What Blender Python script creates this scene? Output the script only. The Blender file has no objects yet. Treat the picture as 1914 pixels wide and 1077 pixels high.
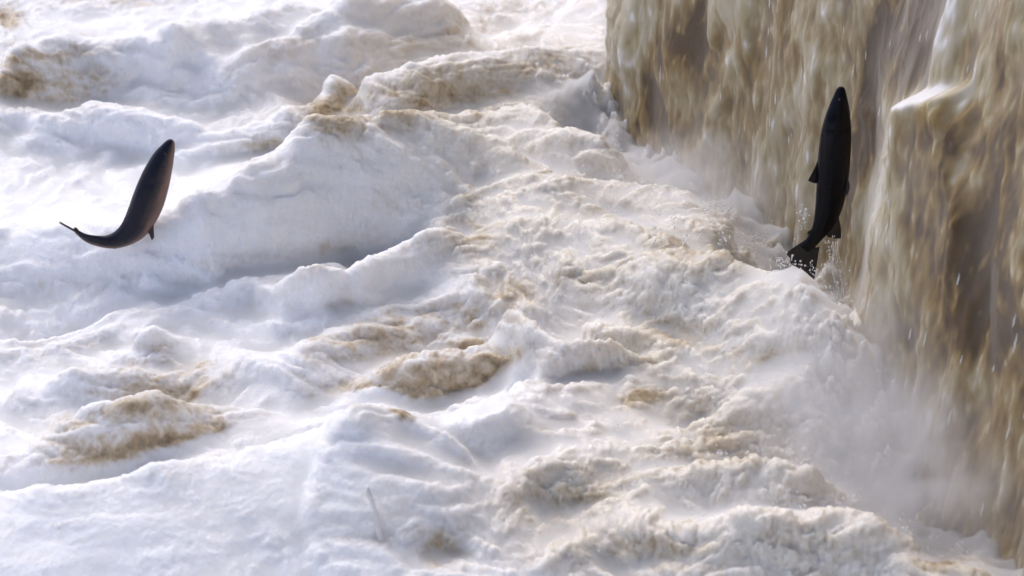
import bpy, math, random
import numpy as np
from mathutils import Vector

random.seed(7)
S = bpy.context.scene
COL = S.collection

# ------------------------------------------------------------------ camera
CAM = np.array([0.0, -9.0, 4.2])
PITCH = math.atan2(4.2, 9.0)
LENS = 97.0
cam_d = bpy.data.cameras.new("camera")
cam_d.lens = LENS
cam_d.sensor_width = 36.0
cam_d.clip_start = 0.1
cam_d.clip_end = 500.0
cam = bpy.data.objects.new("camera", cam_d)
COL.objects.link(cam)
cam.location = CAM
cam.rotation_euler = (math.pi / 2 - PITCH, 0, 0)
cam_d.dof.use_dof = True
cam_d.dof.focus_distance = 9.55
cam_d.dof.aperture_fstop = 2.8
S.camera = cam

# ------------------------------------------------------------------ light
SUN_EL, SUN_AZ = math.radians(60), math.radians(-30)     # azimuth: 0 = from behind the water (+y), minus = from the left
w = bpy.data.worlds.new("World")
S.world = w
w.use_nodes = True
nt = w.node_tree
bg = nt.nodes["Background"]
sky = nt.nodes.new("ShaderNodeTexSky")
sky.sky_type = 'NISHITA'
sky.sun_disc = False
sky.sun_elevation = SUN_EL
sky.sun_rotation = SUN_AZ
sky.air_density = 0.6
sky.dust_density = 3.0
sky.ozone_density = 1.0
nt.links.new(sky.outputs[0], bg.inputs[0])
bg.inputs[1].default_value = 0.13
sd = bpy.data.lights.new("sun", 'SUN')
sd.energy = 0.55
sd.angle = math.radians(80)
sd.color = (1.0, 0.965, 0.91)
sun = bpy.data.objects.new("sun", sd)
COL.objects.link(sun)
dirv = Vector((math.sin(SUN_AZ) * math.cos(SUN_EL), math.cos(SUN_AZ) * math.cos(SUN_EL), math.sin(SUN_EL)))
sun.rotation_euler = dirv.to_track_quat('Z', 'Y').to_euler()
S.view_settings.view_transform = 'Standard'
S.view_settings.look = 'None'
S.view_settings.gamma = 1.0
S.view_settings.exposure = 0.80
S.cycles.use_denoising = True
S.cycles.max_bounces = 8
S.cycles.volume_bounces = 4

# ------------------------------------------------------------------ helpers
FW = np.array([0.0, math.cos(PITCH), -math.sin(PITCH)])
UP = np.array([0.0, math.sin(PITCH), math.cos(PITCH)])
RT = np.array([1.0, 0.0, 0.0])
PX = 36.0 / LENS / 1914.0


def ray(px, py):
    return FW + RT * ((px - 957.0) * PX) + UP * ((538.5 - py) * PX)


def on_z(px, py, z=0.0):
    d = ray(px, py)
    return CAM + d * ((z - CAM[2]) / d[2])


def on_y(px, py, y=0.0):
    d = ray(px, py)
    return CAM + d * ((y - CAM[1]) / d[1])


def to_px(X, Y, Z):
    dx, dy, dz = X - CAM[0], Y - CAM[1], Z - CAM[2]
    f = dy * FW[1] + dz * FW[2]
    u = dy * UP[1] + dz * UP[2]
    return 957.0 + dx / f / PX, 538.5 - u / f / PX


_rng = np.random.default_rng(11)
_perm = _rng.permutation(4096).astype(np.int32)
_ang = _rng.random(4096) * 2 * np.pi
_gx, _gy = np.cos(_ang).astype(np.float32), np.sin(_ang).astype(np.float32)


def perlin(x, y, seed=0):
    x = x.astype(np.float32)
    y = y.astype(np.float32)
    xf, yf = np.floor(x), np.floor(y)
    xi, yi = xf.astype(np.int32) + seed * 131, yf.astype(np.int32) + seed * 57
    fx, fy = x - xf, y - yf

    def g(a, b, dx, dy):
        h = _perm[(_perm[a & 4095] + b) & 4095]
        return _gx[h] * dx + _gy[h] * dy
    u = fx * fx * fx * (fx * (fx * 6 - 15) + 10)
    v = fy * fy * fy * (fy * (fy * 6 - 15) + 10)
    n00, n10 = g(xi, yi, fx, fy), g(xi + 1, yi, fx - 1, fy)
    n01, n11 = g(xi, yi + 1, fx, fy - 1), g(xi + 1, yi + 1, fx - 1, fy - 1)
    a = n00 + u * (n10 - n00)
    return 1.5 * (a + v * (n01 + u * (n11 - n01) - a))


def fbm(x, y, o=4, seed=0, gain=0.5, kind=0):
    s, a, t = 0.0, 1.0, 0.0
    c, sn = 0.8, 0.6
    for i in range(o):
        n = perlin(x, y, seed + i)
        if kind == 1:
            n = np.abs(n) * 2 - 0.5            # billows: round tops, sharp creases
        elif kind == 2:
            n = 1 - np.abs(n) * 2.2            # ridges: sharp crests
        s = s + a * n
        t += a
        a *= gain
        x, y = (c * x - sn * y) * 2.03 + 3.1, (sn * x + c * y) * 2.03 + 1.7
    return s / t


def blur(A, ny_, nx_, passes=2):
    """box blur by cumulative sums, half-widths in cells"""
    for _ in range(passes):
        for ax, r in ((0, ny_), (1, nx_)):
            if r < 1:
                continue
            p = [(0, 0), (0, 0)]
            p[ax] = (r + 1, r)
            C = np.cumsum(np.pad(A.astype(np.float64), p, mode='edge'), axis=ax)
            A = (C[2 * r + 1:] - C[:-2 * r - 1]) / (2 * r + 1) if ax == 0 else (C[:, 2 * r + 1:] - C[:, :-2 * r - 1]) / (2 * r + 1)
    return A.astype(np.float32)


def sstep(a, b, x):
    t = np.clip((x - a) / (b - a), 0, 1)
    return t * t * (3 - 2 * t)


def link(name, verts, faces, mat, parent=None, smooth=True):
    me = bpy.data.meshes.new(name)
    me.from_pydata([tuple(v) for v in verts], [], faces)
    if smooth:
        me.polygons.foreach_set("use_smooth", [True] * len(me.polygons))
    me.materials.append(mat)
    o = bpy.data.objects.new(name, me)
    COL.objects.link(o)
    if parent:
        o.parent = parent
    me.update()
    return o


def link_grid(name, X, Y, Z, mat, attrs):
    ny, nx = X.shape
    co = np.stack([X, Y, Z], -1).reshape(-1, 3).astype(np.float32)
    idx = np.arange(ny * nx, dtype=np.int32).reshape(ny, nx)
    q = np.stack([idx[:-1, :-1], idx[:-1, 1:], idx[1:, 1:], idx[1:, :-1]], -1).reshape(-1, 4)
    nf = len(q)
    me = bpy.data.meshes.new(name)
    me.vertices.add(len(co))
    me.vertices.foreach_set("co", co.ravel())
    me.loops.add(nf * 4)
    me.loops.foreach_set("vertex_index", q.ravel())
    me.polygons.add(nf)
    me.polygons.foreach_set("loop_start", np.arange(nf, dtype=np.int32) * 4)
    me.polygons.foreach_set("use_smooth", np.ones(nf, dtype=bool))
    me.update(calc_edges=True)
    for k, v in attrs.items():
        a = me.attributes.new(k, 'FLOAT', 'POINT')
        a.data.foreach_set("value", np.asarray(v, dtype=np.float32).ravel())
    me.materials.append(mat)
    o = bpy.data.objects.new(name, me)
    COL.objects.link(o)
    return o


class N:
    """tiny node helper"""

    def __init__(self, name):
        self.m = bpy.data.materials.new(name)
        self.m.use_nodes = True
        self.t = self.m.node_tree
        self.b = self.t.nodes["Principled BSDF"]

    def n(self, kind, **kw):
        nd = self.t.nodes.new(kind)
        for k, v in kw.items():
            if isinstance(k, str) and hasattr(nd, k):
                setattr(nd, k, v)
        return nd

    def l(self, a, b):
        self.t.links.new(a, b)

    def attr(self, name):
        return self.n("ShaderNodeAttribute", attribute_name=name).outputs["Fac"]

    def ramp(self, src, stops, interp='LINEAR'):
        r = self.n("ShaderNodeValToRGB")
        r.color_ramp.interpolation = interp
        e = r.color_ramp.elements
        while len(e) < len(stops):
            e.new(0.5)
        for el, (p, c) in zip(e, stops):
            el.position = p
            el.color = (*c, 1) if len(c) == 3 else c
        self.l(src, r.inputs[0])
        return r.outputs[0]

    def noise(self, scale, detail=3, rough=0.55, vec=None, sc3=None):
        nz = self.n("ShaderNodeTexNoise")
        nz.inputs["Scale"].default_value = scale
        nz.inputs["Detail"].default_value = detail
        nz.inputs["Roughness"].default_value = rough
        mp = self.n("ShaderNodeMapping")
        if sc3:
            mp.inputs["Scale"].default_value = sc3
        if vec is None:
            vec = self.n("ShaderNodeTexCoord").outputs["Object"]
        self.l(vec, mp.inputs[0])
        self.l(mp.outputs[0], nz.inputs["Vector"])
        return nz.outputs["Fac"]

    def math(self, op, a, b=None, clamp=False):
        m = self.n("ShaderNodeMath", operation=op)
        m.use_clamp = clamp
        for i, v in enumerate((a, b)):
            if v is None:
                continue
            if isinstance(v, (int, float)):
                m.inputs[i].default_value = v
            else:
                self.l(v, m.inputs[i])
        return m.outputs[0]

    def mix(self, f, a, b):
        m = self.n("ShaderNodeMix", data_type='RGBA')
        for s, v in ((m.inputs[0], f), (m.inputs[6], a), (m.inputs[7], b)):
            if isinstance(v, (int, float)):
                s.default_value = v
            elif isinstance(v, tuple):
                s.default_value = (*v, 1)
            else:
                self.l(v, s)
        return m.outputs[2]


# ------------------------------------------------------------------ materials
def water_material(name):
    k = N(name)
    foam = k.attr("foam")
    warm = k.attr("warm")
    fine = k.noise(26, 5, 0.62)
    f2 = k.math('ADD', foam, k.math('MULTIPLY', k.math('SUBTRACT', fine, 0.5), 0.16), clamp=True)
    wv = k.n("ShaderNodeVectorMath", operation='ADD')
    wn = k.n("ShaderNodeTexNoise")
    wn.inputs["Scale"].default_value = 9
    wn.inputs["Detail"].default_value = 3
    ob = k.n("ShaderNodeTexCoord").outputs["Object"]
    k.l(ob, wn.inputs["Vector"])
    ws = k.n("ShaderNodeVectorMath", operation='SCALE')
    ws.inputs["Scale"].default_value = 0.16
    k.l(wn.outputs["Color"], ws.inputs[0])
    k.l(ob, wv.inputs[0])
    k.l(ws.outputs[0], wv.inputs[1])
    lace = None
    for sc, amt in ((11, 0.6), (27, 0.4)):
        ve = k.n("ShaderNodeTexVoronoi", feature='DISTANCE_TO_EDGE')
        ve.inputs["Scale"].default_value = sc
        k.l(wv.outputs[0], ve.inputs["Vector"])
        e = k.math('MULTIPLY', k.math('SUBTRACT', 0.15, ve.outputs["Distance"]), amt)
        lace = e if lace is None else k.math('ADD', lace, e)
    bell = k.ramp(foam, [(0.0, (0.15,) * 3), (0.35, (1,) * 3), (0.7, (0.8,) * 3), (1.0, (0.1,) * 3)])
    f2 = k.math('ADD', f2, k.math('MULTIPLY', lace, bell), clamp=True)
    cool = k.ramp(f2, [(0.0, (0.17, 0.115, 0.062)), (0.22, (0.42, 0.33, 0.215)), (0.45, (0.60, 0.52, 0.41)),
                       (0.68, (0.74, 0.72, 0.70)), (1.0, (0.90, 0.90, 0.915))])
    wm = k.ramp(f2, [(0.0, (0.17, 0.115, 0.06)), (0.22, (0.42, 0.33, 0.21)), (0.45, (0.59, 0.515, 0.40)),
                     (0.68, (0.68, 0.625, 0.535)), (1.0, (0.84, 0.80, 0.735))])
    c = k.mix(warm, cool, wm)
    k.l(c, k.b.inputs["Base Color"])
    k.l(k.ramp(f2, [(0.0, (0.14,) * 3), (0.5, (0.3,) * 3), (0.9, (0.45,) * 3)]), k.b.inputs["Roughness"])
    k.b.inputs["IOR"].default_value = 1.33
    k.b.inputs["Subsurface Weight"].default_value = 0.85
    k.b.inputs["Subsurface Radius"].default_value = (1.0, 0.9, 0.75)
    k.b.inputs["Subsurface Scale"].default_value = 0.035
    # bubbles and fine froth
    vo = k.n("ShaderNodeTexVoronoi")
    vo.inputs["Scale"].default_value = 75
    k.l(k.n("ShaderNodeTexCoord").outputs["Object"], vo.inputs["Vector"])
    nz = k.noise(48, 4, 0.6)
    hgt = k.math('ADD', k.math('MULTIPLY', vo.outputs["Distance"], -0.45), nz)
    bp = k.n("ShaderNodeBump")
    bp.inputs["Strength"].default_value = 0.38
    bp.inputs["Distance"].default_value = 0.012
    k.l(hgt, bp.inputs["Height"])
    k.l(bp.outputs[0], k.b.inputs["Normal"])
    return k.m


def fall_material():
    k = N("falling_water")
    foam = k.attr("foam")
    uv = k.n("ShaderNodeUVMap").outputs[0]
    fine = k.noise(1.0, 5, 0.6, sc3=(30, 30, 12))
    f2 = k.math('ADD', foam, k.math('MULTIPLY', k.math('SUBTRACT', fine, 0.5), 0.22), clamp=True)
    c = k.ramp(f2, [(0.0, (0.10, 0.056, 0.021)), (0.25, (0.29, 0.19, 0.068)), (0.5, (0.42, 0.345, 0.20)),
                    (0.75, (0.55, 0.49, 0.375)), (1.0, (0.80, 0.785, 0.77))])
    k.l(c, k.b.inputs["Base Color"])
    k.l(k.ramp(f2, [(0.0, (0.16,) * 3), (1.0, (0.45,) * 3)]), k.b.inputs["Roughness"])
    k.b.inputs["IOR"].default_value = 1.33
    k.b.inputs["Subsurface Weight"].default_value = 0.6
    k.b.inputs["Subsurface Radius"].default_value = (1.0, 0.85, 0.6)
    k.b.inputs["Subsurface Scale"].default_value = 0.035
    bp = k.n("ShaderNodeBump")
    bp.inputs["Strength"].default_value = 0.3
    bp.inputs["Distance"].default_value = 0.015
    k.l(fine, bp.inputs["Height"])
    k.l(bp.outputs[0], k.b.inputs["Normal"])
    return k.m


def spray_material():
    k = N("white_spray")
    k.b.inputs["Base Color"].default_value = (0.88, 0.87, 0.85, 1)
    k.b.inputs["Roughness"].default_value = 0.25
    k.b.inputs["IOR"].default_value = 1.33
    k.b.inputs["Subsurface Weight"].default_value = 0.2
    k.b.inputs["Subsurface Scale"].default_value = 0.01
    return k.m


def fish_material(name, back, flank, belly, spots=True):
    k = N(name)
    dv = k.attr("belly")
    nz = k.noise(14, 4, 0.6)
    d2 = k.math('ADD', dv, k.math('MULTIPLY', k.math('SUBTRACT', nz, 0.5), 0.22), clamp=True)
    c = k.ramp(d2, [(0.0, back), (0.34, back), (0.55, flank), (0.76, belly), (1.0, belly)])
    if spots:
        vo = k.n("ShaderNodeTexVoronoi")
        vo.inputs["Scale"].default_value = 55
        k.l(k.n("ShaderNodeTexCoord").outputs["Object"], vo.inputs["Vector"])
        sp = k.math('LESS_THAN', vo.outputs["Distance"], 0.24)
        up = k.math('LESS_THAN', dv, 0.55)
        c = k.mix(k.math('MULTIPLY', sp, k.math('MULTIPLY', up, 0.7)), c, (0.008, 0.008, 0.010))
    k.l(c, k.b.inputs["Base Color"])
    k.b.inputs["Roughness"].default_value = 0.42
    k.b.inputs["Specular IOR Level"].default_value = 0.06
    k.b.inputs["Coat Weight"].default_value = 0.22
    k.b.inputs["Coat Roughness"].default_value = 0.08
    sc = k.n("ShaderNodeTexVoronoi")
    sc.inputs["Scale"].default_value = 190
    k.l(k.n("ShaderNodeTexCoord").outputs["Object"], sc.inputs["Vector"])
    bp = k.n("ShaderNodeBump")
    bp.inputs["Strength"].default_value = 0.3
    bp.inputs["Distance"].default_value = 0.002
    k.l(sc.outputs["Distance"], bp.inputs["Height"])
    k.l(bp.outputs[0], k.b.inputs["Normal"])
    return k.m


def plain(name, col, rough=0.4, trans=0.0):
    k = N(name)
    nz = k.noise(30, 3)
    k.l(k.mix(nz, tuple(v * 0.8 for v in col), tuple(v * 1.2 for v in col)), k.b.inputs["Base Color"])
    k.b.inputs["Roughness"].default_value = rough
    k.b.inputs["Transmission Weight"].default_value = trans
    return k.m


M_WATER = water_material("foaming_water")
M_FALL = fall_material()
M_SPRAY = spray_material()
M_JET = spray_material()
M_JET.name = "clear_splash"
M_JET.node_tree.nodes["Principled BSDF"].inputs["Transmission Weight"].default_value = 0.25

# ------------------------------------------------------------------ the churning pool
# wave crests: points in photo pixels with crest height (m); front width, back width (m)
RIDGES = [
    ([(-120, 425, .10), (60, 418, .13), (170, 410, .15), (300, 392, .20), (400, 362, .25), (480, 320, .28), (560, 268, .30), (605, 228, .33), (650, 238, .31)], .22, .40),
    ([(670, 250, .28), (740, 222, .31), (850, 218, .30), (930, 240, .26), (1000, 285, .22), (1060, 330, .20)], .30, .20),
    ([(515, 532, .10), (560, 507, .17), (610, 490, .20), (690, 482, .20), (730, 452, .21), (770, 427, .22), (850, 415, .21), (900, 430, .14)], .10, .16),
    ([(965, 587, .15), (1010, 590, .21), (1060, 624, .20), (1130, 634, .19), (1210, 632, .18), (1290, 652, .12)], .10, .14),
    ([(-120, 915, .16), (60, 892, .18), (160, 888, .19), (260, 870, .20), (380, 828, .21), (480, 800, .22), (560, 775, .23), (640, 752, .25), (700, 738, .29), (745, 746, .26), (775, 772, .18), (830, 762, .19), (900, 735, .19), (950, 700, .20), (985, 668, .19), (1060, 655, .12)], .50, .06),
    ([(770, 792, .14), (860, 803, .15), (960, 780, .17), (1010, 797, .15), (1090, 818, .12)], .12, .10),
    ([(640, 852, .10), (730, 837, .12), (860, 888, .15), (960, 862, .16), (1050, 850, .15), (1150, 835, .12)], .14, .14),
    ([(-100, 160, .16), (20, 107, .2), (50, 77, .22), (130, 52, .2), (220, 64, .18), (330, 50, .2), (450, 20, .2), (560, -15, .2)], .16, .3),
    ([(240, 112, .08), (300, 105, .13), (330, 78, .16), (370, 85, .15), (430, 105, .13), (520, 80, .14), (600, 40, .16), (690, 20, .16)], .12, .16),
    ([(100, 225, .08), (180, 190, .12), (260, 195, .13), (330, 215, .12), (420, 230, .12), (520, 215, .13), (600, 178, .15), (650, 130, .17)], .13, .16),
    ([(672, 158, .18), (700, 124, .23), (770, 107, .25), (830, 90, .25), (920, 76, .25), (1000, 84, .22), (1100, 74, .2)], .30, .22),
    ([(860, 215, .14), (910, 190, .18), (990, 186, .2), (1060, 225, .2), (1130, 250, .2)], .22, .14),
    ([(540, 62, .12), (640, 30, .17), (720, -12, .2), (800, -25, .2)], .2, .2),
    ([(240, 645, .06), (285, 620, .10), (335, 632, .06)], .09, .10),
    ([(80, 722, .06), (150, 690, .09), (260, 680, .09), (350, 690, .06)], .10, .12),
    ([(100, 812, .06), (200, 745, .12), (300, 730, .13), (395, 745, .08)], .20, .12),
    ([(430, 668, .06), (540, 650, .10), (640, 602, .11), (760, 590, .08)], .12, .14),
    ([(650, 700, .07), (760, 645, .12), (900, 640, .12), (985, 632, .10)], .22, .14),
    ([(-80, 612, .08), (120, 562, .11), (240, 540, .11), (370, 505, .08)], .10, .16),
    ([(-80, 1010, .07), (100, 985, .09), (260, 960, .08), (420, 965, .05)], .16, .2),
    ([(430, 1010, .05), (560, 985, .08), (690, 960, .11), (760, 985, .08)], .14, .2),
    ([(1080, 905, .08), (1180, 832, .13), (1300, 762, .16), (1400, 722, .19), (1520, 705, .2)], .14, .16),
    ([(1000, 962, .08), (1120, 905, .12), (1250, 872, .14), (1400, 858, .17), (1520, 860, .18)], .14, .16),
    ([(1150, 985, .08), (1300, 965, .13), (1450, 940, .18), (1600, 935, .2), (1700, 985, .18), (1800, 1060, .14)], .16, .2),
    ([(880, 1062, .06), (1000, 1022, .10), (1110, 1012, .08)], .12, .14),
    ([(1380, 650, .16), (1470, 625, .22), (1570, 640, .24)], .2, .2),
    ([(960, 335, .2), (1080, 325, .24), (1180, 318, .22), (1290, 345, .24), (1330, 400, .24)], .40, .20),
    ([(860, 460, .16), (940, 408, .2), (1080, 402, .22), (1200, 420, .24), (1330, 470, .27), (1450, 490, .30), (1540, 560, .30)], .34, .25),
    ([(1000, 520, .12), (1120, 500, .16), (1280, 540, .18), (1400, 560, .2)], .16, .16),
]
# peat-brown water patches, plus shade painted brown in hollows under crests: px, py, radius along, radius across, tilt (deg, + = up to the right), amount
BROWN = [
    (140, 872, 60, 26, 4, .6), (215, 860, 80, 30, 8, .75), (300, 832, 90, 34, 14, .8), (380, 798, 60, 40, 15, .6), (790, 752, 60, 26, 10, .8), (860, 735, 70, 30, 14, .85), (930, 702, 50, 32, 20, .75),
    (100, 90, 130, 22, 3, .5), (40, 150, 70, 40, -5, .85), (150, 150, 90, 45, 5, .45), (110, 190, 80, 18, 5, .5), (15, 35, 50, 22, 0, .6),
    (210, 8, 110, 12, 0, .45), (330, 168, 45, 16, 0, .3), (490, 272, 55, 22, 8, .4), (560, 75, 70, 15, 15, .35), (640, 192, 60, 40, 10, .75),
    (830, 165, 170, 45, 6, .62), (780, 200, 90, 25, 5, .4), (930, 130, 160, 35, 8, .45), (820, 60, 110, 25, 10, .5), (1040, 105, 60, 22, 5, .45), (920, 20, 140, 16, 0, .3),
    (820, 712, 190, 60, 14, .8), (900, 690, 90, 48, 15, .55), (700, 640, 150, 50, 6, .5), (650, 735, 100, 36, 10, .55), (800, 600, 170, 46, 4, .4), (960, 545, 80, 42, -12, .5), (620, 620, 60, 22, 8, .45),
    (860, 590, 120, 30, 0, .33), (750, 570, 90, 20, 4, .4), (560, 720, 70, 30, 4, .3), (300, 690, 130, 34, 2, .5), (300, 750, 130, 44, 5, .6), (240, 850, 190, 52, 12, .80), (345, 790, 90, 50, 10, .5), (150, 800, 110, 50, 5, .4), (290, 640, 45, 18, 5, .4),
    (150, 660, 120, 30, 5, .25), (10, 890, 40, 22, 0, .4), (80, 790, 80, 40, 0, .25), (640, 560, 90, 14, 4, .3),
    (830, 1020, 50, 38, 0, .6), (750, 985, 110, 20, 0, .3), (1240, 1045, 130, 40, 0, .45), (1080, 930, 90, 36, 8, .4), (1120, 690, 95, 16, 8, .55), (1270, 612, 70, 26, -14, .55),
    (1215, 760, 50, 14, -5, .5), (1370, 790, 100, 50, 8, .34), (1040, 775, 50, 14, 0, .35), (1330, 840, 80, 25, 0, .3), (880, 440, 60, 60, 40, .35), (880, 372, 30, 16, 0, .45), (1130, 520, 70, 30, 0, .28), (1280, 460, 90, 30, -20, .3),
    (540, 470, 210, 22, 7, .30), (60, 560, 170, 26, 12, .18), (400, 510, 100, 14, 6, .3), (1715, 955, 22, 34, 90, .75), (1760, 1015, 40, 30, 0, .95), (1800, 985, 24, 40, 90, .7), (760, 860, 70, 14, -20, .2), (1560, 1000, 140, 25, 0, .22),  # shade below the crests painted in, and dark gaps between curtains at the foot
    (1450, 640, 80, 20, 0, .3), (700, 400, 60, 40, 50, .12),
]


def axis(a, b, step, far, grow=1.06):
    core = np.arange(a, b, step)
    out, s, x = [], step, b
    while x < far[1]:
        out.append(x)
        s = min(s * grow, 0.35)
        x += s
    left, s, x = [], step, a
    while x > far[0]:
        s = min(s * grow, 0.35)
        x -= s
        left.append(x)
    return np.concatenate([left[::-1], core, out])


xs = axis(-2.65, 2.1, 0.0055, (-14, 8))
ys = axis(-2.55, 4.0, 0.0075, (-9, 16))
X, Y = np.meshgrid(xs, ys)
X = X.astype(np.float32)
Y = Y.astype(np.float32)

# warp so that nothing drawn below has a mechanical outline
wx = fbm(X * 1.7, Y * 1.7, 4, 40) * 0.13
wy = fbm(X * 1.7 + 9, Y * 1.7 - 4, 4, 50) * 0.16
XW, YW = X + wx * 0.45, Y + wy * 0.45

acc = np.zeros_like(X)
for pts, wf, wb in RIDGES:
    P = np.array([on_z(a, b, h * 1.5) for a, b, h in pts])
    Hh = np.array([p[2] for p in pts])
    R = 3.2 * max(wf, wb)
    iy = np.where((ys > P[:, 1].min() - R) & (ys < P[:, 1].max() + R))[0]
    ix = np.where((xs > P[:, 0].min() - R) & (xs < P[:, 0].max() + R))[0]
    sl = (slice(iy[0], iy[-1] + 1), slice(ix[0], ix[-1] + 1))
    x, y = XW[sl], YW[sl]
    best = np.full(x.shape, 1e9, np.float32)
    hh = np.zeros_like(x)
    side = np.zeros_like(x)
    for i in range(len(P) - 1):
        ax, ay, bx, by = P[i, 0], P[i, 1], P[i + 1, 0], P[i + 1, 1]
        ex, ey = bx - ax, by - ay
        L2 = ex * ex + ey * ey
        t = np.clip(((x - ax) * ex + (y - ay) * ey) / L2, 0, 1)
        dx, dy = x - (ax + t * ex), y - (ay + t * ey)
        d2 = dx * dx + dy * dy
        m = d2 < best
        best = np.where(m, d2, best)
        hh = np.where(m, Hh[i] + t * (Hh[i + 1] - Hh[i]), hh)
        side = np.where(m, ex * (y - ay) - ey * (x - ax), side)
    d = np.sqrt(best)
    front = side < 0
    f = np.where(front, np.exp(-(d / wf) ** 2), np.exp(-(d / wb) ** 1.6))
    acc[sl] += (np.maximum(hh * f, 0)) ** 4
H = 1.5 * acc ** 0.25

pxg, pyg = to_px(X, Y, H * 0.8)
pxw, pyw = pxg + wx * 330, pyg + wy * 150


def blob(cx, cy, rx, ry, deg=0, a=None, b=None):
    if a is None:
        a, b = pxw, pyw
    c, s = math.cos(math.radians(deg)), math.sin(math.radians(deg))
    dx, dy = a - cx, -(b - cy)
    u, v = dx * c + dy * s, -dx * s + dy * c
    return np.exp(-((u / rx) ** 2 + (v / ry) ** 2))


VALLEYS = [(520, 462, 230, 36, 7, .15), (690, 425, 70, 40, 20, .14), (610, 557, 140, 18, 4, .12), (1130, 694, 120, 18, 6, .16), (830, 725, 150, 26, 14, .12), (640, 745, 110, 20, 10, .10), (240, 850, 150, 24, 13, .12), (40, 900, 90, 18, 5, .08),
           (50, 160, 90, 36, 0, .12), (180, 190, 80, 16, 0, .08), (640, 200, 60, 34, 10, .14), (830, 205, 160, 22, 8, .10), (330, 268, 110, 14, 12, .06), (490, 280, 70, 18, 10, .07), (110, 590, 190, 28, 12, .14), (60, 540, 160, 24, 10, .08), (330, 520, 140, 16, 8, .07), (860, 855, 110, 16, -18, .07), (780, 885, 70, 14, -20, .06),
           (830, 1020, 60, 30, 0, .08), (1250, 1045, 120, 26, 0, .07), (1040, 790, 80, 14, 0, .06), (1270, 615, 80, 24, -14, .07), (1330, 800, 110, 30, 8, .07), (1070, 945, 100, 24, 5, .07), (700, 60, 120, 20, 12, .07), (1760, 1015, 55, 26, 0, .12), (300, 150, 90, 16, 5, .06), (930, 40, 120, 18, 5, .06), (880, 440, 40, 40, 40, .06)]
for cx, cy, rx, ry, dg, am in VALLEYS:
    H = H - am * blob(cx, cy, rx, ry, dg)
for cx, cy, rx, ry, am in [(605, 270, 60, 48, .07), (725, 268, 90, 48, .06), (830, 258, 80, 40, .05), (470, 350, 80, 36, .06), (380, 400, 70, 30, .05), (345, 98, 40, 26, .06), (700, 50, 60, 42, .07), (560, 120, 70, 36, .05), (450, 165, 60, 30, .05),
                           (660, 95, 60, 34, .05), (1005, 612, 50, 26, .05), (1140, 655, 60, 24, .05), (705, 785, 70, 40, .05), (610, 515, 60, 24, .05), (820, 448, 60, 26, .05), (290, 640, 40, 16, .05), (230, 235, 70, 26, .05), (560, 235, 50, 22, .04), (60, 240, 70, 26, .05),
                           (870, 830, 60, 24, .04), (960, 800, 50, 22, .04), (300, 900, 90, 30, .03), (100, 930, 80, 30, .03)]:
    H = H + am * blob(cx, cy, rx, ry)
H = blur(H, 2, 3)
pxg, pyg = to_px(X, Y, H)
pxw, pyw = pxg + wx * 330, pyg + wy * 150

# churned zone close to the fall
churn = np.clip(1.1 * blob(1180, 450, 330, 190, -12) + 1.0 * blob(1400, 650, 260, 220) + 1.0 * blob(1450, 950, 420, 190) + .8 * blob(1050, 950, 170, 110) + .9 * blob(1600, 850, 200, 250), 0, 1)
churn = np.maximum(churn, sstep(1560, 1700, pxg))
warm = np.clip(churn * 1.0 + .7 * blob(900, 150, 300, 130) + .45 * blob(900, 320, 260, 130) + .3 * blob(650, 950, 200, 120), 0, 1)
# quiet clotted foam in front, left
quiet = np.clip(1.2 * blob(250, 990, 420, 150, 8) + .6 * blob(700, 830, 250, 90) + .35 * blob(300, 400, 260, 60, 10), 0, 1)

# crests run lower-left to upper-right
ca, sa = math.cos(math.radians(28)), math.sin(math.radians(28))
YF = Y + 1.5 * H
U, V = X * ca + YF * sa * .7, -X * sa * .7 + YF * ca
U2, V2 = U + wx * 1.6, V + wy * 1.6
lump = fbm(U2 * 2.4, V2 * 2.5, 3, 3, 0.5, 1)
mid = fbm(U2 * 6.5, V2 * 7.0, 3, 13, 0.5, 1)
small = fbm(U2 * 20, V2 * 20, 3, 23, 0.55, 1)
sharp = fbm(X * 7 + wx * 9, YF * 5 + wy * 9, 4, 33, 0.56, 2)
tiny = fbm(X * 42 + wx * 20, YF * 30 + wy * 20, 3, 63, 0.6, 1)
calm = 1 - 0.72 * quiet
H = H + 0.044 * lump * calm + 0.021 * mid * calm * (1 - .3 * churn) + churn * (0.024 * sharp + .024 * fbm(X * 3 + wx * 6, Y * 4 + wy * 6, 3, 38, .5, 1))
base = H.copy()

# foam coverage
fil = fbm(U2 * 3.2 + 2, V2 * 6.5, 5, 73, 0.6, 2)              # filaments
spk = fbm(U2 * 9, V2 * 15, 4, 83, 0.6, 0)
brown = np.zeros_like(X)
for cx, cy, rx, ry, dg, am in BROWN:
    brown = np.maximum(brown, am * np.clip(1.25 * blob(cx, cy, rx, ry, dg), 0, 1)) + 0.12 * am * blob(cx, cy, rx, ry, dg)
thin = fbm(U2 * 1.3 + 5, V2 * 2.6, 5, 213, .6)
lace = fbm(U2 * 5 + 2.2 * thin, V2 * 9 + 2.2 * thin, 4, 223, .6, 2)
bank = np.interp(pxg, [-200, 60, 160, 260, 380, 480, 560, 640, 700, 745, 775, 830, 900, 950, 985, 1060, 1300], [910, 892, 888, 870, 828, 800, 775, 752, 738, 746, 772, 762, 735, 700, 668, 655, 640])
infront = sstep(-22, -2, pyg - bank) * sstep(150, 60, pyg - bank) * sstep(1050, 960, pxg)
brown = brown * (1 - .9 * infront)
foam = 0.96 - 0.80 * brown - 0.20 * churn + 0.22 * thin * (1 - .5 * quiet) + .10 * (lace - .35) * (1 - .6 * quiet)
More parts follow.
